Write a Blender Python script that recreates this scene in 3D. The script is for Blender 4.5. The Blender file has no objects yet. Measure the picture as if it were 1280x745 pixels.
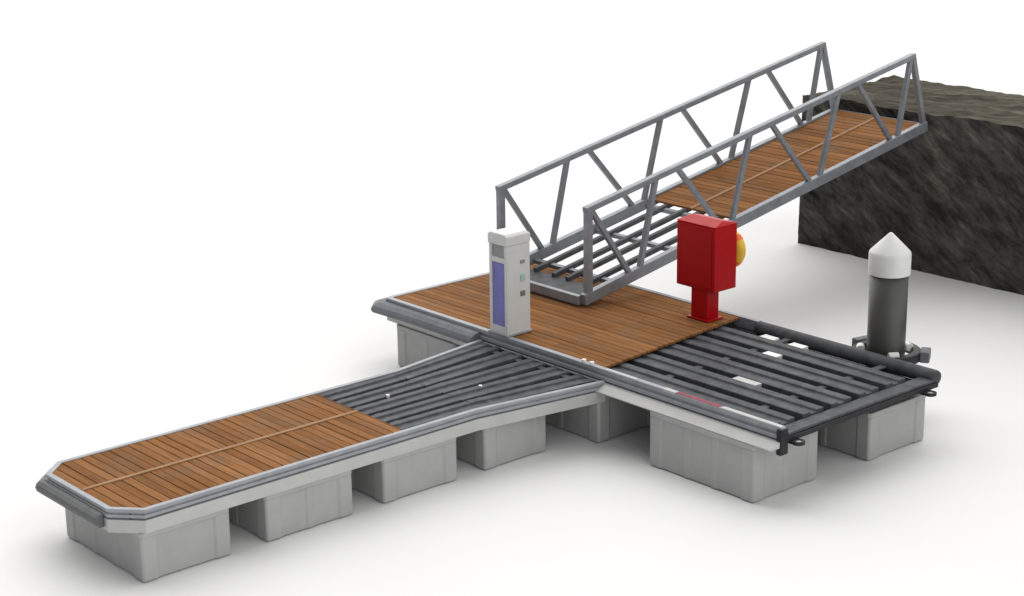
import bpy, bmesh, math, random
from mathutils import Vector, Matrix, noise
random.seed(7)
S = bpy.context.scene
COL = S.collection
R = math.radians

# ------------------------------------------------------------------ materials
def newmat(name):
    m = bpy.data.materials.new(name); m.use_nodes = True
    nt = m.node_tree
    for n in list(nt.nodes): nt.nodes.remove(n)
    out = nt.nodes.new('ShaderNodeOutputMaterial')
    b = nt.nodes.new('ShaderNodeBsdfPrincipled')
    nt.links.new(b.outputs[0], out.inputs[0])
    return m, nt, b

def N(nt, t, **kw):
    n = nt.nodes.new(t)
    for k, v in kw.items():
        if k in n.inputs: n.inputs[k].default_value = v
        else: setattr(n, k, v)
    return n

def ramp(nt, fac, stops):
    r = nt.nodes.new('ShaderNodeValToRGB')
    e = r.color_ramp.elements
    while len(e) < len(stops): e.new(0.5)
    for q, (p, c) in zip(e, stops):
        q.position = p; q.color = (c[0], c[1], c[2], 1)
    nt.links.new(fac, r.inputs[0])
    return r.outputs[0]

def bump(nt, b, h, strength=.3, dist=.01):
    n = N(nt, 'ShaderNodeBump', Strength=strength, Distance=dist)
    nt.links.new(h, n.inputs['Height']); nt.links.new(n.outputs[0], b.inputs['Normal'])

def simple(name, c, rough=.5, metal=0., var=.18, scale=6., bmp=.15, spec=.5, stretch=(1,1,1), streak=0.):
    m, nt, b = newmat(name)
    tc = N(nt, 'ShaderNodeTexCoord')
    mp = N(nt, 'ShaderNodeMapping'); mp.inputs['Scale'].default_value = stretch
    nt.links.new(tc.outputs['Object'], mp.inputs[0])
    nz = N(nt, 'ShaderNodeTexNoise', Scale=scale, Detail=6., Roughness=.62)
    nt.links.new(mp.outputs[0], nz.inputs['Vector'])
    lo = [x*(1-var) for x in c]; hi = [min(1, x*(1+var)) for x in c]
    col = ramp(nt, nz.outputs['Fac'], [(.3, lo), (.7, hi)])
    nt.links.new(col, b.inputs['Base Color'])
    b.inputs['Metallic'].default_value = metal
    rr = N(nt, 'ShaderNodeMapRange'); rr.inputs['To Min'].default_value = max(.05, rough-.1); rr.inputs['To Max'].default_value = min(1, rough+.12)
    n2 = N(nt, 'ShaderNodeTexNoise', Scale=scale*3.1, Detail=4.)
    nt.links.new(tc.outputs['Object'], n2.inputs['Vector'])
    nt.links.new(n2.outputs['Fac'], rr.inputs[0]); nt.links.new(rr.outputs[0], b.inputs['Roughness'])
    b.inputs['Specular IOR Level'].default_value = spec
    if bmp: bump(nt, b, n2.outputs['Fac'], bmp, .004)
    return m

def wood(name, pitch, lengthwise='Y', spec=.06):
    """boards laid across x (object X is the deck's run); grain along Y, a tone per board"""
    m, nt, b = newmat(name)
    tc = N(nt, 'ShaderNodeTexCoord')
    sp = N(nt, 'ShaderNodeSeparateXYZ'); nt.links.new(tc.outputs['Object'], sp.inputs[0])
    d = N(nt, 'ShaderNodeMath', operation='DIVIDE'); nt.links.new(sp.outputs['X'], d.inputs[0]); d.inputs[1].default_value = pitch
    fl = N(nt, 'ShaderNodeMath', operation='FLOOR'); nt.links.new(d.outputs[0], fl.inputs[0])
    half = N(nt, 'ShaderNodeMath', operation='GREATER_THAN'); nt.links.new(sp.outputs['Y'], half.inputs[0]); half.inputs[1].default_value = 0.
    cb = N(nt, 'ShaderNodeCombineXYZ'); nt.links.new(fl.outputs[0], cb.inputs[0]); nt.links.new(half.outputs[0], cb.inputs[1])
    wn = N(nt, 'ShaderNodeTexWhiteNoise'); nt.links.new(cb.outputs[0], wn.inputs['Vector'])
    tone = ramp(nt, wn.outputs['Value'], [(0., (.20, .083, .026)), (.35, (.235, .100, .031)), (.7, (.27, .118, .039)), (1., (.315, .143, .054))])
    mp = N(nt, 'ShaderNodeMapping'); mp.inputs['Scale'].default_value = (34, 2.2, 10)
    nt.links.new(tc.outputs['Object'], mp.inputs[0])
    ad = N(nt, 'ShaderNodeVectorMath', operation='ADD'); nt.links.new(mp.outputs[0], ad.inputs[0])
    sc = N(nt, 'ShaderNodeVectorMath', operation='SCALE'); nt.links.new(wn.outputs['Color'], sc.inputs[0]); sc.inputs['Scale'].default_value = 40.
    nt.links.new(sc.outputs[0], ad.inputs[1])
    g = N(nt, 'ShaderNodeTexNoise', Scale=1., Detail=7., Roughness=.65, Distortion=.6); nt.links.new(ad.outputs[0], g.inputs['Vector'])
    grain = ramp(nt, g.outputs['Fac'], [(.3, (.64, .61, .58)), (.5, (.96, .96, .96)), (.72, (1.25, 1.22, 1.15))])
    mx = N(nt, 'ShaderNodeMix', data_type='RGBA', blend_type='MULTIPLY'); mx.inputs[0].default_value = 1.
    nt.links.new(tone, mx.inputs[6]); nt.links.new(grain, mx.inputs[7])
    # weathering blotches, grey-brown
    w = N(nt, 'ShaderNodeTexNoise', Scale=2.6, Detail=5., Roughness=.6); nt.links.new(tc.outputs['Object'], w.inputs['Vector'])
    wf = ramp(nt, w.outputs['Fac'], [(.46, (0, 0, 0)), (.72, (.55, .55, .55))])
    m2 = N(nt, 'ShaderNodeMix', data_type='RGBA'); nt.links.new(wf, m2.inputs[0]); nt.links.new(mx.outputs[2], m2.inputs[6])
    m2.inputs[7].default_value = (.18, .115, .070, 1)
    nt.links.new(m2.outputs[2], b.inputs['Base Color'])
    b.inputs['Roughness'].default_value = .75; b.inputs['Specular IOR Level'].default_value = spec
    bump(nt, b, g.outputs['Fac'], .35, .004)
    return m

def rock(name, cols, stretch, rot, scale, strength):
    m, nt, b = newmat(name)
    tc = N(nt, 'ShaderNodeTexCoord')
    mp = N(nt, 'ShaderNodeMapping'); mp.vector_type = 'TEXTURE'; mp.inputs['Scale'].default_value = stretch; mp.inputs['Rotation'].default_value = rot
    nt.links.new(tc.outputs['Object'], mp.inputs[0])
    nz = N(nt, 'ShaderNodeTexNoise', Scale=scale, Detail=9., Roughness=.72, Distortion=.25)
    nt.links.new(mp.outputs[0], nz.inputs['Vector'])
    n2 = N(nt, 'ShaderNodeTexNoise', Scale=scale*.3, Detail=4.); nt.links.new(mp.outputs[0], n2.inputs['Vector'])
    mx = N(nt, 'ShaderNodeMix', data_type='FLOAT'); mx.inputs[0].default_value = .35
    nt.links.new(nz.outputs['Fac'], mx.inputs[2]); nt.links.new(n2.outputs['Fac'], mx.inputs[3])
    nt.links.new(ramp(nt, mx.outputs[0], cols), b.inputs['Base Color'])
    b.inputs['Roughness'].default_value = .92; b.inputs['Specular IOR Level'].default_value = .08
    bump(nt, b, nz.outputs['Fac'], strength, .05)
    return m

M = {}
M['ground'] = simple('ground_matte_white', (.79, .79, .79), .7, var=.01, scale=.5, bmp=0, spec=.15)
M['wood'] = wood('deck_timber', .098)
M['wood_strip'] = simple('timber_strip', (.34, .20, .11), .7, spec=.08, var=.2, scale=9, stretch=(.4, 6, 6))
M['alu'] = simple('aluminium_rail', (.31, .325, .35), .5, metal=.1, spec=.3, var=.12, scale=5, bmp=.08)
M['alu_dark'] = simple('rail_groove', (.13, .135, .145), .5, metal=.3)
M['truss'] = simple('galvanised_truss', (.225, .24, .265), .45, metal=.3, var=.16, scale=7, bmp=.08)
M['float'] = simple('float_grey_plastic', (.37, .375, .37), .55, var=.07, scale=3.5, bmp=.1)
M['skirt'] = simple('skirt_light_grey', (.47, .47, .46), .5, var=.06, scale=4, bmp=.06)
M['beam'] = simple('dark_beam', (.080, .083, .092), .62, metal=.0, spec=.18, var=.35, scale=7, bmp=.2)
M['beam_black'] = simple('black_steel', (.020, .020, .023), .5, spec=.25, var=.25)
M['pan'] = simple('dark_pan', (.034, .036, .042), .7, spec=.1, var=.3, scale=8, bmp=.2)
M['rubber'] = simple('rubber_fender', (.115, .118, .122), .6, var=.15, scale=8)
M['fender'] = simple('grey_blue_fender', (.15, .16, .18), .6, spec=.2, var=.14, scale=6)
M['white'] = simple('white_plastic', (.78, .78, .76), .4, var=.04)
M['ivory'] = simple('pedestal_white', (.60, .605, .59), .38, var=.04, bmp=.03)
M['lens'] = simple('pedestal_lens', (.24, .24, .25), .18, var=.1)
M['blue'] = simple('pedestal_blue_panel', (.13, .125, .45), .35, var=.15, scale=5, bmp=0)
M['teal'] = simple('socket_teal', (.36, .50, .52), .4)
M['darkgrey'] = simple('socket_dark', (.16, .18, .19), .4)
M['red'] = simple('red_enamel', (.40, .004, .007), .38, spec=.12, var=.06, scale=3, bmp=.03)
M['redstrip'] = simple('red_strip', (.24, .02, .045), .6)
M['yellow'] = simple('ring_yellow', (.86, .50, .04), .5)
M['orange'] = simple('ring_orange', (.80, .16, .02), .5)
M['pile'] = simple('pile_dark_steel', (.070, .070, .064), .42, metal=.1, var=.14, scale=4, bmp=.12)
M['cap'] = simple('pile_cap_white', (.70, .70, .69), .45, var=.05, bmp=.04)
M['wallface'] = rock('rough_rock_shaded', [(.36, (.015, .0145, .013)), (.46, (.048, .046, .041)), (.56, (.105, .100, .087)), (.69, (.25, .235, .20))],  # front rock coloured darker than the top, shade put into the colour
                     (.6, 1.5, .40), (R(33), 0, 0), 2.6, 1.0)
M['walltop'] = rock('brown_rock_lit', [(.32, (.032, .028, .021)), (.47, (.075, .067, .050)), (.58, (.125, .113, .088)), (.74, (.23, .21, .17))],  # lighter brown version of the rock for the lit top
                    (.5, 1.6, 1), (0, 0, R(12)), 2.0, .9)

# ------------------------------------------------------------------ helpers
def link(name, bm, mat, parent=None, bevel=0., seg=2, smooth=False, loc=None):
    bmesh.ops.recalc_face_normals(bm, faces=bm.faces[:])
    me = bpy.data.meshes.new(name); bm.to_mesh(me); bm.free()
    for x in (mat if isinstance(mat, (list, tuple)) else [mat]): me.materials.append(x)
    o = bpy.data.objects.new(name, me); COL.objects.link(o)
    if parent: o.parent = parent
    if loc: o.location = loc
    if smooth:
        for p in me.polygons: p.use_smooth = True
    if bevel:
        md = o.modifiers.new('b', 'BEVEL'); md.width = bevel; md.segments = seg; md.limit_method = 'ANGLE'; md.angle_limit = R(35)
        md.harden_normals = False
    return o

def thing(name, label, cat, loc=(0, 0, 0)):
    o = bpy.data.objects.new(name, None); COL.objects.link(o); o.location = loc
    o.empty_display_size = .2
    o['label'] = label; o['category'] = cat
    return o

def box(bm, x0, x1, y0, y1, z0, z1, mi=0):
    v = [bm.verts.new(p) for p in ((x0,y0,z0),(x1,y0,z0),(x1,y1,z0),(x0,y1,z0),(x0,y0,z1),(x1,y0,z1),(x1,y1,z1),(x0,y1,z1))]
    for f in ((3,2,1,0),(4,5,6,7),(0,1,5,4),(1,2,6,5),(2,3,7,6),(3,0,4,7)):
        q = bm.faces.new([v[i] for i in f]); q.material_index = mi
    return v

def bar(bm, a, b, w, h, side=Vector((0, 1, 0))):
    """rectangular bar from a to b; w along `side`, h across"""
    a, b = Vector(a), Vector(b); d = (b-a).normalized()
    s = (side - d*side.dot(d)).normalized(); u = d.cross(s).normalized()
    vs = []
    for p in (a, b):
        for i, j in ((-1,-1),(1,-1),(1,1),(-1,1)):
            vs.append(bm.verts.new(p + s*(i*w/2) + u*(j*h/2)))
    for f in ((0,1,2,3),(7,6,5,4),(0,4,5,1),(1,5,6,2),(2,6,7,3),(3,7,4,0)):
        bm.faces.new([vs[i] for i in f])

def cyl(bm, a, b, r, n=24, r2=None):
    a, b = Vector(a), Vector(b); d = (b-a); L = d.length
    q = Vector((0,0,1)).rotation_difference(d.normalized()).to_matrix().to_4x4()
    m = Matrix.Translation((a+b)/2) @ q
    bmesh.ops.create_cone(bm, cap_ends=True, segments=n, radius1=r, radius2=r if r2 is None else r2, depth=L, matrix=m)

def tube(bm, pts, r, n=10):
    """swept round tube through points"""
    rings = []
    for i, p in enumerate(pts):
        p = Vector(p)
        t = (Vector(pts[min(i+1, len(pts)-1)]) - Vector(pts[max(i-1, 0)])).normalized()
        s = t.cross(Vector((0,0,1)));  s = s.normalized() if s.length > 1e-3 else Vector((1,0,0))
        u = s.cross(t)
        rings.append([bm.verts.new(p + s*r*math.cos(2*math.pi*k/n) + u*r*math.sin(2*math.pi*k/n)) for k in range(n)])
    for i in range(len(rings)-1):
        for k in range(n):
            bm.faces.new((rings[i][k], rings[i][(k+1) % n], rings[i+1][(k+1) % n], rings[i+1][k]))
    bm.faces.new(rings[0][::-1]); bm.faces.new(rings[-1])

def sweep(bm, path, prof, closed=False, scale=None):
    """closed profile [(offset outward, z)] swept with mitres along a 2-D path; outward = right of travel"""
    n = len(path); P = [Vector(p) for p in path]; rings = []
    for i in range(n):
        if closed or 0 < i < n-1:
            d0 = (P[i]-P[i-1]).normalized(); d1 = (P[(i+1) % n]-P[i]).normalized()
        elif i == 0: d0 = d1 = (P[1]-P[0]).normalized()
        else: d0 = d1 = (P[i]-P[i-1]).normalized()
        n0 = Vector((d0.y, -d0.x)); n1 = Vector((d1.y, -d1.x))
        mt = (n0+n1).normalized(); k = 1/max(.3, mt.dot(n0))
        q = k*(scale[i] if scale else 1)
        rings.append([bm.verts.new((P[i].x+mt.x*o*q, P[i].y+mt.y*o*q, z)) for o, z in prof])
    m = len(prof)
    for i in range(n if closed else n-1):
        A, B = rings[i], rings[(i+1) % n]
        for k in range(m): bm.faces.new((A[k], A[(k+1) % m], B[(k+1) % m], B[k]))
    if not closed:
        bm.faces.new(rings[0]); bm.faces.new(rings[-1][::-1])

def prism(bm, pts, z0, z1):
    a = [bm.verts.new((x, y, z0)) for x, y in pts]; b = [bm.verts.new((x, y, z1)) for x, y in pts]
    n = len(pts)
    bm.faces.new(a[::-1]); bm.faces.new(b)
    for i in range(n): bm.faces.new((a[i], a[(i+1) % n], b[(i+1) % n], b[i]))

def ribbed(x0, x1, y0, y1, ch=.018, dep=.014):
    """footprint of a moulded float: chamfered corners, recessed panels and shallow ribs"""
    pts = []
    def side(ax, ay, bx, by, nx, ny):
        L = math.hypot(bx-ax, by-ay); ux, uy = (bx-ax)/L, (by-ay)/L
        pts.append((ax+ux*ch, ay+uy*ch))
        e = .15 if L > .7 else .12
        cuts = [(e, 0), (e+.025, dep)]
        k = max(1, int(round((L-2*e)/.42)))
        seg = (L-2*e)/k
        for i in range(1, k):
            c = e+seg*i
            cuts += [(c-.05, dep), (c-.03, dep*.3), (c+.03, dep*.3), (c+.05, dep)]
        cuts += [(L-e-.025, dep), (L-e, 0)]
        for s, dd in cuts: pts.append((ax+ux*s-nx*dd, ay+uy*s-ny*dd))
        pts.append((bx-ux*ch, by-uy*ch))
    side(x0, y0, x1, y0, 0, -1); side(x1, y0, x1, y1, 1, 0); side(x1, y1, x0, y1, 0, 1); side(x0, y1, x0, y0, -1, 0)
    return pts

GZ = -.79
def floatbox(parent, x0, x1, y0, y1, ztop, label=None):
    bm = bmesh.new()
    prism(bm, ribbed(x0, x1, y0, y1), GZ+.012, ztop-.05)
    c = .02
    prism(bm, [(x0+c,y0-.006),(x1-c,y0-.006),(x1+.006,y0+c),(x1+.006,y1-c),(x1-c,y1+.006),(x0+c,y1+.006),(x0-.006,y1-c),(x0-.006,y0+c)], ztop-.052, ztop)
    o = link('float', bm, M['float'], parent, bevel=.009, seg=2)
    if label: o['label'] = label
    return o

def boards(bm, x0, x1, y0f, y1f, z, pitch=.098, gap=.007, th=.028, zf=None, split=None):
    """boards across x, each a little uneven; y0f/y1f give the ends at x"""
    k = math.floor(x0/pitch)
    while k*pitch < x1-.01:
        a = max(x0, k*pitch+gap/2); b = min(x1, (k+1)*pitch-gap/2)
        k += 1
        if b-a < .015: continue
        dz = random.uniform(-.0025, .0025)
        spans = [(0, 1)] if split is None else [(0, split-.008), (split+.008, 1)]
        for s0, s1 in spans:
            vs = []
            for zz in (-th, 0):
                for (x, t) in ((a, s0), (b, s0), (b, s1), (a, s1)):
                    y = y0f(x)+(y1f(x)-y0f(x))*t
                    vs.append(bm.verts.new((x, y, z+dz+zz+(zf(x) if zf else 0))))
            for f in ((3,2,1,0),(4,5,6,7),(0,1,5,4),(1,2,6,5),(2,3,7,6),(3,0,4,7)):
                bm.faces.new([vs[i] for i in f])

# channel beam: open groove along the top, like the extrusion in the photo
def channel(bm, a, b, w, h, lip=.035, dep=.03):
    """a,b = (x,y,ztop); runs along x or y"""
    a, b = Vector(a), Vector(b); d = (b-a).normalized(); s = Vector((d.y, -d.x, 0))
    prof = [(-w/2,0),(-w/2+lip,0),(-w/2+lip+.012,-dep),(w/2-lip-.012,-dep),(w/2-lip,0),(w/2,0),(w/2,-h),(-w/2,-h)]
    rg = [[bm.verts.new(p+s*o+Vector((0,0,z))) for o, z in prof] for p in (a, b)]
    m = len(prof)
    for k in range(m): bm.faces.new((rg[0][k], rg[0][(k+1) % m], rg[1][(k+1) % m], rg[1][k]))
    bm.faces.new(rg[0]); bm.faces.new(rg[1][::-1])

# ------------------------------------------------------------------ ground
bm = bmesh.new()
g = 400.
vs = [bm.verts.new(p) for p in ((-g,-g,GZ),(g,-g,GZ),(g,g,GZ),(-g,g,GZ))]; bm.faces.new(vs)
o = link('ground', bm, M['ground']); o['kind'] = 'structure'

# ------------------------------------------------------------------ finger pontoon
ZF = -.112
fing = thing('finger_pontoon', 'long narrow floating finger dock, half brown decking half bare dark beams, on grey floats', 'pontoon', (-2.7, 0, GZ))
def rel(o, root):
    o.location = Vector(o.location) - root.location
    return o
def FP(name, bm, mat, **k): return rel(link(name, bm, mat, fing, **k), fing)
XL = -5.54
path = [(-.03, .985), (-1.38, .765), (-5.31, .785), (XL, .57), (XL, -.55), (-5.31, -.80), (-1.55, -.80), (-.03, -1.04)]
# travelling with outward on the right: left side goes -x (outward +y is right of -x travel)
bm = bmesh.new(); sweep(bm, path, [(-.055, ZF), (-.004, ZF), (0, ZF-.006), (0, ZF-.030), (-.016, ZF-.034), (-.016, ZF-.046), (.004, ZF-.050), (.004, ZF-.078), (-.055, ZF-.078)])
FP('edge_rail', bm, M['alu'], bevel=.003)
bm = bmesh.new(); sweep(bm, path, [(-.06, ZF-.079), (-.006, ZF-.079), (-.006, ZF-.094), (-.06, ZF-.094)])
FP('rail_groove', bm, M['alu_dark'])
bm = bmesh.new(); sweep(bm, path[:4]+path[4:5], [(-.05, ZF-.095), (.0, ZF-.095), (.004, ZF-.21), (-.05, ZF-.21)])
FP('side_skirt', bm, M['skirt'], bevel=.004)
bm = bmesh.new(); sweep(bm, [(XL, -.545), (-5.31, -.80), (-1.55, -.80), (-.03, -1.04)], [(-.05, ZF-.0955), (.012, ZF-.0955), (.016, ZF-.215), (-.05, ZF-.215)])
FP('side_skirt', bm, M['skirt'], bevel=.004)
# end fender
arc = [(.0, ZF-.055), (.045, ZF-.060), (.075, ZF-.085), (.085, ZF-.12), (.075, ZF-.155), (.045, ZF-.18), (.0, ZF-.185)]
arc = [(a+.006, z) for a, z in arc]
bm = bmesh.new(); sweep(bm, [(-5.10, .784), (-5.31, .785), (XL, .57), (XL, -.50)], arc)
FP('end_fender', bm, M['rubber'], bevel=.006)
# decking
def cut_x(y): return -2.42 + .22*(y)          # slightly oblique end of the boards
bm = bmesh.new()
yl = lambda x: (-.80+.058 if x > -5.31 else -.80+.058+(-5.31-x)/(-5.31-XL)*.25)
yr = lambda x: (.78-.052 if x > -5.31 else .78-.052-(-5.31-x)/(-5.31-XL)*.215)
boards(bm, XL+.06, -2.43, yl, yr, ZF-.006, split=.52)
FP('deck_boards', bm, M['wood'], bevel=.003, seg=1)
bm = bmesh.new(); box(bm, XL+.06, -2.44, -.022, .020, ZF-.008, ZF+.004)
FP('centre_strip', bm, M['wood_strip'], bevel=.002)
bm = bmesh.new(); box(bm, -5.40, -2.43, -.70, .68, ZF-.14, ZF-.045)
FP('deck_bearer', bm, M['pan'])
# bare bay: lengthwise channels fan out to the flared root
n = 5
for i in range(n):
    t = (i+.5)/n
    y0 = -.735+1.46*t; y1 = -.965+1.90*t
    bm = bmesh.new()
    channel(bm, (-2.42, y0, ZF-.012), (-1.45, y0+(y1-y0)*.12, ZF-.012), .235, .10, lip=.075, dep=.022)
    channel(bm, (-1.4505, y0+(y1-y0)*.12, ZF-.0125), (-.04, y1, ZF-.0125), .262, .10, lip=.082, dep=.022)
    FP('joist', bm, M['beam'], bevel=.004, seg=1)
bm = bmesh.new()
prism(bm, [(-2.42,-.72),(-1.5,-.72),(-.03,-.94),(-.03,.90),(-1.4,.68),(-2.42,.68)], ZF-.15, ZF-.115)
FP('base_tray', bm, M['pan'])
bm = bmesh.new(); box(bm, -.045, -.028, -.93, .88, ZF-.16, ZF-.03); FP('root_plate', bm, M['pan'])
for x in (-2.30, -1.25, -.14):
    w = .70 if x < -1.4 else .70+(x+1.4)*.15
    bm = bmesh.new(); box(bm, x-.035, x+.035, -w-.01, w-.03, ZF-.045, ZF-.03)
    FP('cross_strap', bm, M['beam'], bevel=.003)
for x, y in ((-1.93, .17), (-1.05, -.25)):
    bm = bmesh.new(); cyl(bm, (x, y, ZF-.03), (x, y, ZF+.004), .020, 12); FP('bolt', bm, M['white'], bevel=.003)
# floats
FZ = ZF-.211
floatbox(fing, -5.37+2.7-0, -4.46+2.7, -.80, .60, FZ).location = (0, 0, -GZ)
for a, b in ((-4.08, -3.10), (-2.74, -1.82), (-1.47, -.63)):
    floatbox(fing, a+2.7, b+2.7, -.80, .70, FZ).location = (0, 0, -GZ)

# ------------------------------------------------------------------ main platform
plat = thing('main_pontoon', 'wide T-head floating platform with brown decking, bare dark beams and grey floats', 'pontoon', (1.25, -.3, GZ))
def PP(name, bm, mat, **k): return rel(link(name, bm, mat, plat, **k), plat)
W = 2.5; YA = 2.75; YB = -3.40
railp = [(-.065, 0), (-.004, 0), (0, -.006), (0, -.045), (-.02, -.052), (-.02, -.075), (.004, -.082), (.006, -.12), (-.065, -.12)]
# travel order so that outward is on the right: far side (W) going +y?  right of +y is +x
pathP = [(W, -.95), (W, YA-.10), (W-.10, YA), (.07, YA), (0, YA-.06), (0, -.99)]
bm = bmesh.new()
sweep(bm, [(W, -.95), (W, YA-.10), (W-.10, YA), (.07, YA), (0, YA-.06), (0, YB)][::1], [(o_, z) for o_, z in railp])
PP('edge_rail', bm, M['alu'], bevel=.003)
bm = bmesh.new(); sweep(bm, [(W, -.95), (W, YA-.10), (W-.10, YA), (.07, YA), (0, YA-.06), (0, YB)], [(-.07, -.121), (-.008, -.121), (-.008, -.138), (-.07, -.138)])
PP('rail_groove', bm, M['alu_dark'])
bm = bmesh.new(); sweep(bm, [(W, -.95), (W, YA-.10), (W-.10, YA), (.07, YA), (0, YA-.06), (0, YB)], [(-.06, -.139), (.010, -.139), (.012, -.272), (-.06, -.272)])
PP('side_skirt', bm, M['skirt'], bevel=.004)
bm = bmesh.new(); sweep(bm, [(0, -1.0), (0, YB)], [(.0125, -.139), (.045, -.1395), (.150, -.190), (.150, -.2005), (.0125, -.200)])
PP('float_flange', bm, M['skirt'], bevel=.005)
# bulging fender round the left head of the platform
fp = [(.0, -.035), (.07, -.045), (.125, -.075), (.150, -.115), (.135, -.155), (.075, -.185), (.0, -.19)]
fp = [(a+.008, z) for a, z in fp]
bm = bmesh.new()
hp = [(1.3, YA, .8), (.5, YA, 1.), (.16, YA, 1.15), (.05, YA, 1.2), (0, YA-.05, 1.2), (0, YA-.20, 1.12), (0, YA-.55, 1.), (0, .99, .95)]
sweep(bm, [(x, y) for x, y, k in hp], fp, scale=[k for x, y, k in hp])
PP('head_fender', bm, M['fender'], bevel=.008)
# boards
bm = bmesh.new()
boards(bm, .068, W-.068, lambda x: -.93+.105*x, lambda x: YA-.07, -.006)
PP('deck_boards', bm, M['wood'], bevel=.003, seg=1)
bm = bmesh.new(); box(bm, .10, W-.10, -.62, YA-.09, -.16, -.045); PP('deck_bearer', bm, M['pan'])
# bare bay beams along y
xs = [.275, .705, 1.135, 1.565, 1.995]
for i, x in enumerate(xs):
    bm = bmesh.new(); channel(bm, (x, -.66, -.048), (x, YB+.20, -.048), .315, .085, lip=.105, dep=.024)
    PP('beam', bm, M['beam'], bevel=.006, seg=1)
# round far-side tube
bm = bmesh.new()
cyl(bm, (W-.045, -.93, -.078), (W-.045, YB+.02, -.078), .080, 24)
PP('tubular_fender', bm, M['beam'], bevel=.03, smooth=False)
bm = bmesh.new(); box(bm, .08, W-.07, YB+.16, -.63, -.20, -.155); PP('base_tray', bm, M['pan'])
# end cross member with dark underside
bm = bmesh.new(); box(bm, .075, W-.10, YB+.02, YB+.19, -.115, -.085); PP('end_beam', bm, M['beam'], bevel=.006)
bm = bmesh.new(); box(bm, .02, W-.06, YB-.004, YB+.13, -.165, -.1155); PP('end_channel', bm, M['beam_black'], bevel=.006)
for y in (-1.45, -2.75):
    bm = bmesh.new(); box(bm, .11, W-.10, y-.04, y+.04, -.092, -.074); PP('cross_strap', bm, M['beam'], bevel=.003)
# white access caps seen between the beams
for x, y in ((2.215, -1.31), (2.215, -1.72), (1.78, -1.73)):
    bm = bmesh.new(); box(bm, x-.056, x+.056, y-.10, y+.10, -.11, -.052); PP('access_cap', bm, M['white'], bevel=.006)
bm = bmesh.new(); box(bm, .866, .974, -2.30, -1.98, -.11, -.053); PP('light_plate', bm, M['skirt'], bevel=.004)
# painted marks on the rail, plus pale strips for its lit top lip
bm = bmesh.new(); box(bm, .005, .062, -2.60, -2.02, -.02, .004); PP('red_strip', bm, M['redstrip'], bevel=.003)
bm = bmesh.new(); box(bm, -.002, .060, -2.01, -1.84, -.02, .0045); PP('light_strip', bm, M['skirt'], bevel=.003)
bm = bmesh.new(); box(bm, .006, .062, -3.385, -2.63, -.02, .0045); PP('light_strip', bm, M['skirt'], bevel=.003)  # brightness of the lit rail lip, put into a paler colour
bm = bmesh.new(); box(bm, .006, .050, -1.45, -1.0, -.02, .0045); PP('light_strip', bm, M['skirt'], bevel=.003)  # same lit lip painted pale at the start of the rail
# bolts where finger meets platform
for y in (-.66, -.78): 
    bm = bmesh.new(); cyl(bm, (.03, y, -.004), (.03, y, .028), .026, 12); PP('bolt', bm, M['white'], bevel=.003)
# end block of the near rail (open dark hollow) and lugs
bm = bmesh.new(); box(bm, -.02, .09, YB-.014, YB+.05, -.278, -.018); PP('rail_end', bm, M['beam_black'], bevel=.012)
def lug(x, y):
    bm = bmesh.new(); n = 18
    pr_ = [(.030, .016), (.066, .016), (.066, -.016), (.030, -.016)]
    rg = []
    for k in range(n):
        a = 2*math.pi*k/n
        rg.append([bm.verts.new((x+r*1.0*math.cos(a), y+r*.9*math.sin(a), -.175+z)) for r, z in pr_])
    for k in range(n):
        for j in range(4): bm.faces.new((rg[k][j], rg[k][(j+1) % 4], rg[(k+1) % n][(j+1) % 4], rg[(k+1) % n][j]))
    box(bm, x-.066, x+.066, y+.03, y+.12, -.189, -.161)
    PP('mooring_lug', bm, M['beam_black'], bevel=.004)
    bm = bmesh.new(); cyl(bm, (x, y, -.20), (x, y, -.166), .034, 14); PP('lug_pad', bm, M['skirt'])
lug(.19, YB-.055); lug(2.24, YB-.055)
# floats of the platform
def pf(x0, x1, y0, y1, zt_=-.273):
    o_ = floatbox(plat, x0-1.25, x1-1.25, y0+.3, y1+.3, zt_); o_.location = (0, 0, -GZ); return o_
pf(-.03, .80, 1.42, 2.50); pf(-.10, .80, -1.02, .20, -.202)
pf(-.150, .80, -3.20, -1.80, -.202)
pf(1.53, 2.46, -3.25, -2.05); pf(1.53, 2.46, 1.42, 2.50); pf(1.53, 2.46, -1.0, .2)
# pile guide: a frame round the pile, with rollers
gx, gy = 2.85, -2.41
bm = bmesh.new()
n = 40; HR = .32
loop = [(gx+.02+HR*math.cos(2*math.pi*k/n), gy+HR*math.sin(2*math.pi*k/n)) for k in range(n)]
sweep(bm, loop, [(-.045, -.070), (.035, -.070), (.050, -.085), (.050, -.17), (-.045, -.17)], closed=True)
for yy in (-2.12, -2.70): box(bm, W-.02, gx-.17, yy-.05, yy+.05, -.158, -.087)
PP('pile_guide', bm, M['beam_black'], bevel=.008)
for a_ in (R(128), R(-22), R(235)):
    c_ = Vector((gx+.268*math.cos(a_), gy+.268*math.sin(a_), -.075)); t_ = Vector((-math.sin(a_), math.cos(a_), 0))*.055
    bm = bmesh.new(); cyl(bm, c_-t_, c_+t_, .046, 18); PP('guide_roller', bm, M['white'], bevel=.008)
for a_ in (R(-58), R(78)):
    bm = bmesh.new(); q_ = Vector((math.cos(a_), math.sin(a_), 0))
    bar(bm, Vector((gx+.02, gy, -.115))+q_*.355, Vector((gx+.02, gy, -.115))+q_*.46, .22, .12, side=Vector((-q_.y, q_.x, 0))); PP('guide_block', bm, M['fender'], bevel=.014)

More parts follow.
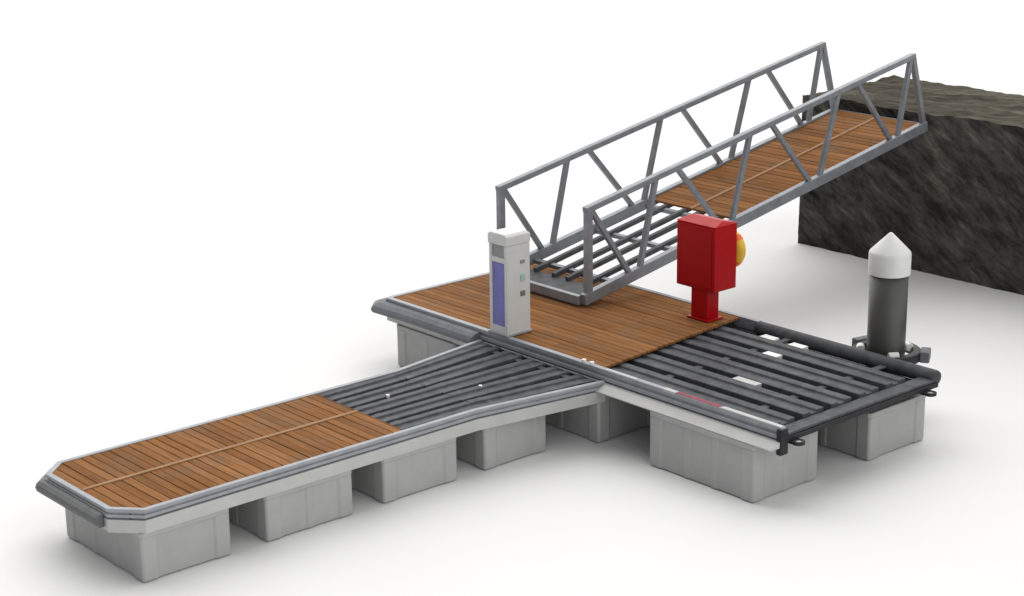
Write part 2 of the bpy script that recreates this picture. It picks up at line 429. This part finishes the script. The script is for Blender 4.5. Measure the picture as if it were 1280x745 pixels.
# ------------------------------------------------------------------ mooring pile
pile = thing('mooring_pile', 'round dark grey mooring pile with a white pointed cap behind the platform', 'pile', (gx, gy, GZ))
bm = bmesh.new(); cyl(bm, (0, 0, 0), (0, 0, .80-GZ), .205, 40)
o = link('shaft', bm, M['pile'], pile); 
for p in o.data.polygons: p.use_smooth = len(p.vertices) == 4
bm = bmesh.new()
prof = [(.205, .785), (.222, .775), (.224, .80), (.224, .99), (.219, 1.012), (.205, 1.03), (.02, 1.215), (0, 1.225)]
n = 40; rg = []
for r, z in prof:
    rg.append([bm.verts.new((r*math.cos(2*math.pi*k/n), r*math.sin(2*math.pi*k/n), z-GZ)) for k in range(n)] if r > 0 else [bm.verts.new((0, 0, z-GZ))])
for i in range(len(rg)-1):
    for k in range(n):
        if len(rg[i+1]) == 1: bm.faces.new((rg[i][k], rg[i][(k+1) % n], rg[i+1][0]))
        else: bm.faces.new((rg[i][k], rg[i][(k+1) % n], rg[i+1][(k+1) % n], rg[i+1][k]))
o = link('cap', bm, M['cap'], pile, smooth=True)
o.data.set_sharp_from_angle(angle=R(28))

# ------------------------------------------------------------------ gangway
gang = thing('gangway', 'sloping grey truss gangway with brown boards from platform up to the wall', 'gangway', (1.48, 1.59, 0))
def GP(name, bm, mat, **k): return rel(link(name, bm, mat, gang, **k), gang)
SL = .185
zb = lambda x: .100+SL*(x-1.48)
zt = lambda x: 1.150+SL*(x-1.48)
GN, GF = .817, 2.345; XE = 7.78
for y in (GN, GF):
    bm = bmesh.new(); bar(bm, (1.41, y, zb(1.41)), (XE, y, zb(XE)), .085, .135); GP('bottom_chord', bm, M['truss'], bevel=.008)
    bm = bmesh.new(); bar(bm, (1.44, y, zt(1.44)), (7.45, y, zt(7.45)), .084, .072); GP('top_chord', bm, M['truss'], bevel=.008)
    bm = bmesh.new(); box(bm, 1.45, 1.53, y-.040, y+.040, .07, zt(1.49)-.02); GP('end_post', bm, M['truss'], bevel=.006)
    bm = bmesh.new(); bar(bm, (7.42, y, zt(7.42)), (XE-.05, y, zb(XE)+.0), .070, .070); GP('end_post', bm, M['truss'], bevel=.006)
    for a, b in ((1.53, 2.15), (2.95, 3.72), (4.62, 5.38), (6.28, 7.02)):
        bm = bmesh.new(); bar(bm, (a, y, zt(a)-.02), (b, y, zb(b)+.05), .056, .060); GP('brace', bm, M['truss'], bevel=.005)
    for a, b in ((2.33, 2.58), (3.93, 4.22), (5.58, 5.90), (7.17, 7.38)):
        bm = bmesh.new(); bar(bm, (a, y, zb(a)+.05), (b, y, zt(b)-.02), .058, .062); GP('brace', bm, M['truss'], bevel=.005)
# deck
bm = bmesh.new()
XW0 = 4.0
boards(bm, XW0, XE-.02, lambda x: GN+.048, lambda x: GF-.048, 0., zf=lambda x: zb(x)+.040, split=.5)
GP('deck_boards', bm, M['wood'], bevel=.003, seg=1)
bm = bmesh.new(); bar(bm, (XW0, 1.58, zb(XW0)+.046), (XE-.03, 1.58, zb(XE-.03)+.046), .045, .012); GP('centre_strip', bm, M['wood_strip'])
for y in (1.135, 1.46, 1.70, 2.03):
    bm = bmesh.new(); bar(bm, (1.75, y, zb(1.75)-.01), (XE-.04, y, zb(XE-.04)-.01), .062, .060); GP('joist', bm, M['beam'], bevel=.005)
for x in (2.0, 3.05, 3.96, 5.2, 6.4, 7.6):
    bm = bmesh.new(); bar(bm, (x, GN+.045, zb(x)-.035), (x, GF-.045, zb(x)-.035), .06, .055, side=Vector((1, 0, SL))); GP('cross_member', bm, M['truss'], bevel=.005)
bm = bmesh.new(); bar(bm, (1.40, GN+.045, .075), (1.40, GF-.045, .075), .07, .11, side=Vector((1,0,0))); GP('end_beam', bm, M['truss'], bevel=.008)
# folded landing flap
bm = bmesh.new()
vs = [(1.44, .095), (1.80, .125), (1.80, .110), (1.44, .080)]
for y in (0, 1): pass
A = [bm.verts.new((x, GN+.05, z)) for x, z in vs]; B = [bm.verts.new((x, GF-.05, z)) for x, z in vs]
for i in range(4): bm.faces.new((A[i], A[(i+1) % 4], B[(i+1) % 4], B[i]))
bm.faces.new(A[::-1]); bm.faces.new(B)
GP('landing_flap', bm, M['beam'], bevel=.003)
bm = bmesh.new(); bar(bm, (XE-.015, GN+.045, zb(XE)-.02), (XE-.015, GF-.045, zb(XE)-.02), .07, .10, side=Vector((1,0,0))); GP('end_beam', bm, M['truss'], bevel=.008)

# ------------------------------------------------------------------ service pedestal
ped = thing('service_pedestal', 'white power and water pedestal with a blue panel at the platform edge', 'pedestal', (.18, .685, 0))
def SP(name, bm, mat, **k): return rel(link(name, bm, mat, ped, **k), ped)
bm = bmesh.new()
X0, X1, Y0, Y1 = .012, .350, .540, .835
# body shell with a recessed front (-x side)
box(bm, X0+.03, X1, Y0, Y1, .002, 1.020)
box(bm, X0, X0+.031, Y0, Y0+.045, .002, 1.020); box(bm, X0, X0+.031, Y1-.045, Y1, .002, 1.020)
box(bm, X0+.001, X0+.031, Y0+.036, Y1-.036, .002, .10); box(bm, X0+.001, X0+.031, Y0+.044, Y1-.044, .82, .88)
SP('body', bm, M['ivory'], bevel=.006)
bm = bmesh.new()
pts0 = [(.002, Y0-.007), (X1+.006, Y0-.007), (X1+.006, Y1+.010), (.002, Y1+.010)]
a = [bm.verts.new((x, y, 1.021)) for x, y in pts0]; b = [bm.verts.new((x, y, 1.125)) for x, y in pts0]
c = [bm.verts.new((x, y, 1.150)) for x, y in ((.01, Y0+.03), (X1-.03, Y0+.03), (X1-.03, Y1-.02), (.01, Y1-.02))]
bm.faces.new(a[::-1]); bm.faces.new(c)
for i in range(4):
    bm.faces.new((a[i], a[(i+1) % 4], b[(i+1) % 4], b[i])); bm.faces.new((b[i], b[(i+1) % 4], c[(i+1) % 4], c[i]))
SP('cap', bm, M['ivory'], bevel=.010)
bm = bmesh.new(); box(bm, X0+.012, X0+.0295, Y0+.046, Y1-.046, .881, 1.019); SP('lamp_window', bm, M['lens'], bevel=.002)
bm = bmesh.new(); box(bm, X0+.010, X0+.0295, Y0+.047, Y1-.047, .101, .819); SP('blue_panel', bm, M['blue'], bevel=.003)
for z0, z1, mt in ((.60, .68, 'teal'), (.43, .49, 'darkgrey'), (.80, .84, 'lens')):
    bm = bmesh.new(); box(bm, .205, .270, Y0-.012, Y0+.004, z0, z1); q = SP('socket', bm, M[mt], bevel=.005)
bm = bmesh.new(); box(bm, -.008, X1+.014, Y0-.016, Y1+.012, .0, .022); SP('base_plate', bm, M['alu'], bevel=.003)

# ------------------------------------------------------------------ red cabinet + life ring
cab = thing('fire_cabinet', 'red box cabinet on a short red pedestal at the deck edge', 'cabinet', (2.18, -.38, 0))
def CP(name, bm, mat, **k): return rel(link(name, bm, mat, cab, **k), cab)
bx0, bx1, by0, by1 = 2.0, 2.365, -.675, -.095
bm = bmesh.new(); box(bm, bx0, bx1, by0, by1, .355, 1.095)
CP('box', bm, M['red'], bevel=.012, seg=3)
bm = bmesh.new()
e = .004
a = [bm.verts.new(p) for p in ((bx0-e, by0-e, 1.0965), (bx1+e, by0-e, 1.0965), (bx1+e, by1+e, 1.0965), (bx0-e, by1+e, 1.0965))]
b = [bm.verts.new((x, y, 1.105)) for x, y in ((bx0-e, by0-e), (bx1+e, by0-e), (bx1+e, by1+e), (bx0-e, by1+e))]
t0, t1 = bm.verts.new(((bx0+bx1)/2, by0+.05, 1.148)), bm.verts.new(((bx0+bx1)/2, by1-.05, 1.148))
bm.faces.new(a[::-1])
for i in range(4): bm.faces.new((a[i], a[(i+1) % 4], b[(i+1) % 4], b[i]))
bm.faces.new((b[0], b[1], t0)); bm.faces.new((b[1], b[2], t1, t0)); bm.faces.new((b[2], b[3], t1)); bm.faces.new((b[3], b[0], t0, t1))
CP('lid', bm, M['red'], bevel=.006)
bm = bmesh.new(); box(bm, bx0-.012, bx0+.002, by0+.045, by1-.045, .40, 1.05); d_ = CP('door', bm, M['red'], bevel=.006)
bm = bmesh.new(); box(bm, 2.02, 2.215, -.555, -.31, .02, .356); CP('pedestal_post', bm, M['red'], bevel=.008)
bm = bmesh.new(); box(bm, 1.99, 2.245, -.60, -.27, .0, .021); CP('foot_plate', bm, M['red'], bevel=.004)
ring = thing('life_ring', 'yellow and orange life ring hung on the far side of the red cabinet', 'life ring', (bx1+.075, -.490, .765))
def torus(bm, RR, r, n=40, m=12, a0=0, a1=2*math.pi):
    full = abs(a1-a0-2*math.pi) < 1e-6; rg = []
    for i in range(n if full else n+1):
        a = a0+(a1-a0)*i/n
        rg.append([bm.verts.new((r*math.sin(2*math.pi*k/m), (RR+r*math.cos(2*math.pi*k/m))*math.cos(a), (RR+r*math.cos(2*math.pi*k/m))*math.sin(a))) for k in range(m)])
    for i in range(n):
        A_, B_ = rg[i], rg[(i+1) % len(rg)]
        for k in range(m): bm.faces.new((A_[k], A_[(k+1) % m], B_[(k+1) % m], B_[k]))
bm = bmesh.new(); torus(bm, .160, .070); link('ring_body', bm, M['yellow'], ring, smooth=True)
for k in range(4):
    a = R(45+90*k); bm = bmesh.new(); torus(bm, .160, .0715, n=6, a0=a-.16, a1=a+.16); link('band', bm, M['orange'], ring, smooth=True)

# ------------------------------------------------------------------ quay wall (rough)
wall = thing('quay_wall', 'massive rough rock wall at upper right, shade painted into its front, lighter brown top', 'wall', (7.83, 3.02, GZ))
WX0, WX1, WY0, WY1, WZ = 7.83, 9.95, -14., 3.02, 1.43
def wn(p, s): return noise.fractal(Vector(p)*s, 1., 2., 4)
def gridface(fn, nu, nv):
    bm = bmesh.new(); V = [[bm.verts.new(fn(i/nu, j/nv)) for j in range(nv+1)] for i in range(nu+1)]
    for i in range(nu):
        for j in range(nv): bm.faces.new((V[i][j], V[i+1][j], V[i+1][j+1], V[i][j+1]))
    return bm
def edge(u): return min(1., min(u, 1-u)*14)
def skin(p):
    """one displacement field for all faces so their edges meet"""
    x, y, z = p
    d = .035*wn((x, y*.8+z*.5, z*1.6), 2.4) + .02*wn((x+5, y, z), 6.)
    d2 = .045*wn((x+11, y*.6, z), 1.7) + .02*wn((x-5, y, z+3), 6.)
    return (x + d*(1 if x > 7.9 else 1.0), y + .6*d, z + (d2*.9 if z > -.5 else 0))
wo = wall.location
def wl(p): q = skin(p); return (q[0]-wo.x, q[1]-wo.y, q[2]-wo.z)
yy = lambda u: WY1 + (WY0-WY1)*u
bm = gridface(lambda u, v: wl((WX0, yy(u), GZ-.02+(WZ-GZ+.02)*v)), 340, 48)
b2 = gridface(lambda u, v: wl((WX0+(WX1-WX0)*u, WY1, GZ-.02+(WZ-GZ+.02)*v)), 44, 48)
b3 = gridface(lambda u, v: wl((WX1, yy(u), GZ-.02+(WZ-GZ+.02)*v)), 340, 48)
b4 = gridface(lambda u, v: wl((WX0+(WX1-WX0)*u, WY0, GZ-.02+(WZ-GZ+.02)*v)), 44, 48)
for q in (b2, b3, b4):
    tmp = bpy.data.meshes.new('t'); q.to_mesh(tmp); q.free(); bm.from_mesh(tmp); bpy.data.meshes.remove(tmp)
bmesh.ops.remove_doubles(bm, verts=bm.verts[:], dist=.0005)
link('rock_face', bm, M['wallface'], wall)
bm = gridface(lambda u, v: wl((WX0+(WX1-WX0)*u, yy(v), WZ)), 44, 340)
link('rock_top', bm, M['walltop'], wall)
# ------------------------------------------------------------------ light
w = bpy.data.worlds.new('World'); S.world = w; w.use_nodes = True
nt = w.node_tree
for n in list(nt.nodes): nt.nodes.remove(n)
out = nt.nodes.new('ShaderNodeOutputWorld'); bg = nt.nodes.new('ShaderNodeBackground')
nt.links.new(bg.outputs[0], out.inputs[0])
tc = nt.nodes.new('ShaderNodeTexCoord')
dot = nt.nodes.new('ShaderNodeVectorMath'); dot.operation = 'DOT_PRODUCT'
dot.inputs[1].default_value = Vector((.25, -1., .30)).normalized()
nt.links.new(tc.outputs['Generated'], dot.inputs[0])
r1 = ramp(nt, dot.outputs['Value'], [(.0, (.20, .205, .215)), (.35, (.27, .27, .275)), (1., (1.45, 1.45, 1.43))])
nt.links.new(r1, bg.inputs[0]); bg.inputs[1].default_value = 1.0
sun = bpy.data.lights.new('sun', 'SUN'); sun.energy = 3.9; sun.angle = R(95); sun.color = (1, .985, .96)
so = bpy.data.objects.new('sun', sun); COL.objects.link(so)
sd = Vector((.55, .90, .95))       # direction towards the light
so.rotation_euler = sd.to_track_quat('Z', 'Y').to_euler()

# ------------------------------------------------------------------ camera
cam = bpy.data.cameras.new('camera'); co = bpy.data.objects.new('camera', cam); COL.objects.link(co)
yaw, pitch, roll = 0.8561, 0.2816, -0.0135
F = Vector((math.cos(yaw)*math.cos(pitch), math.sin(yaw)*math.cos(pitch), -math.sin(pitch)))
Rr = Vector((math.sin(yaw), -math.cos(yaw), 0)); U = Rr.cross(F)
R2 = math.cos(roll)*Rr + math.sin(roll)*U; U2 = -math.sin(roll)*Rr + math.cos(roll)*U
mw = Matrix((( R2.x, U2.x, -F.x, -12.5544), (R2.y, U2.y, -F.y, -14.0235), (R2.z, U2.z, -F.z, 6.0125), (0, 0, 0, 1)))
co.matrix_world = mw
cam.lens = 2296.564/1280*36; cam.sensor_width = 36; cam.clip_end = 2000; cam.clip_start = .1
S.camera = co
S.view_settings.view_transform = 'Standard'; S.view_settings.look = 'None'; S.view_settings.exposure = 0; S.view_settings.gamma = 1
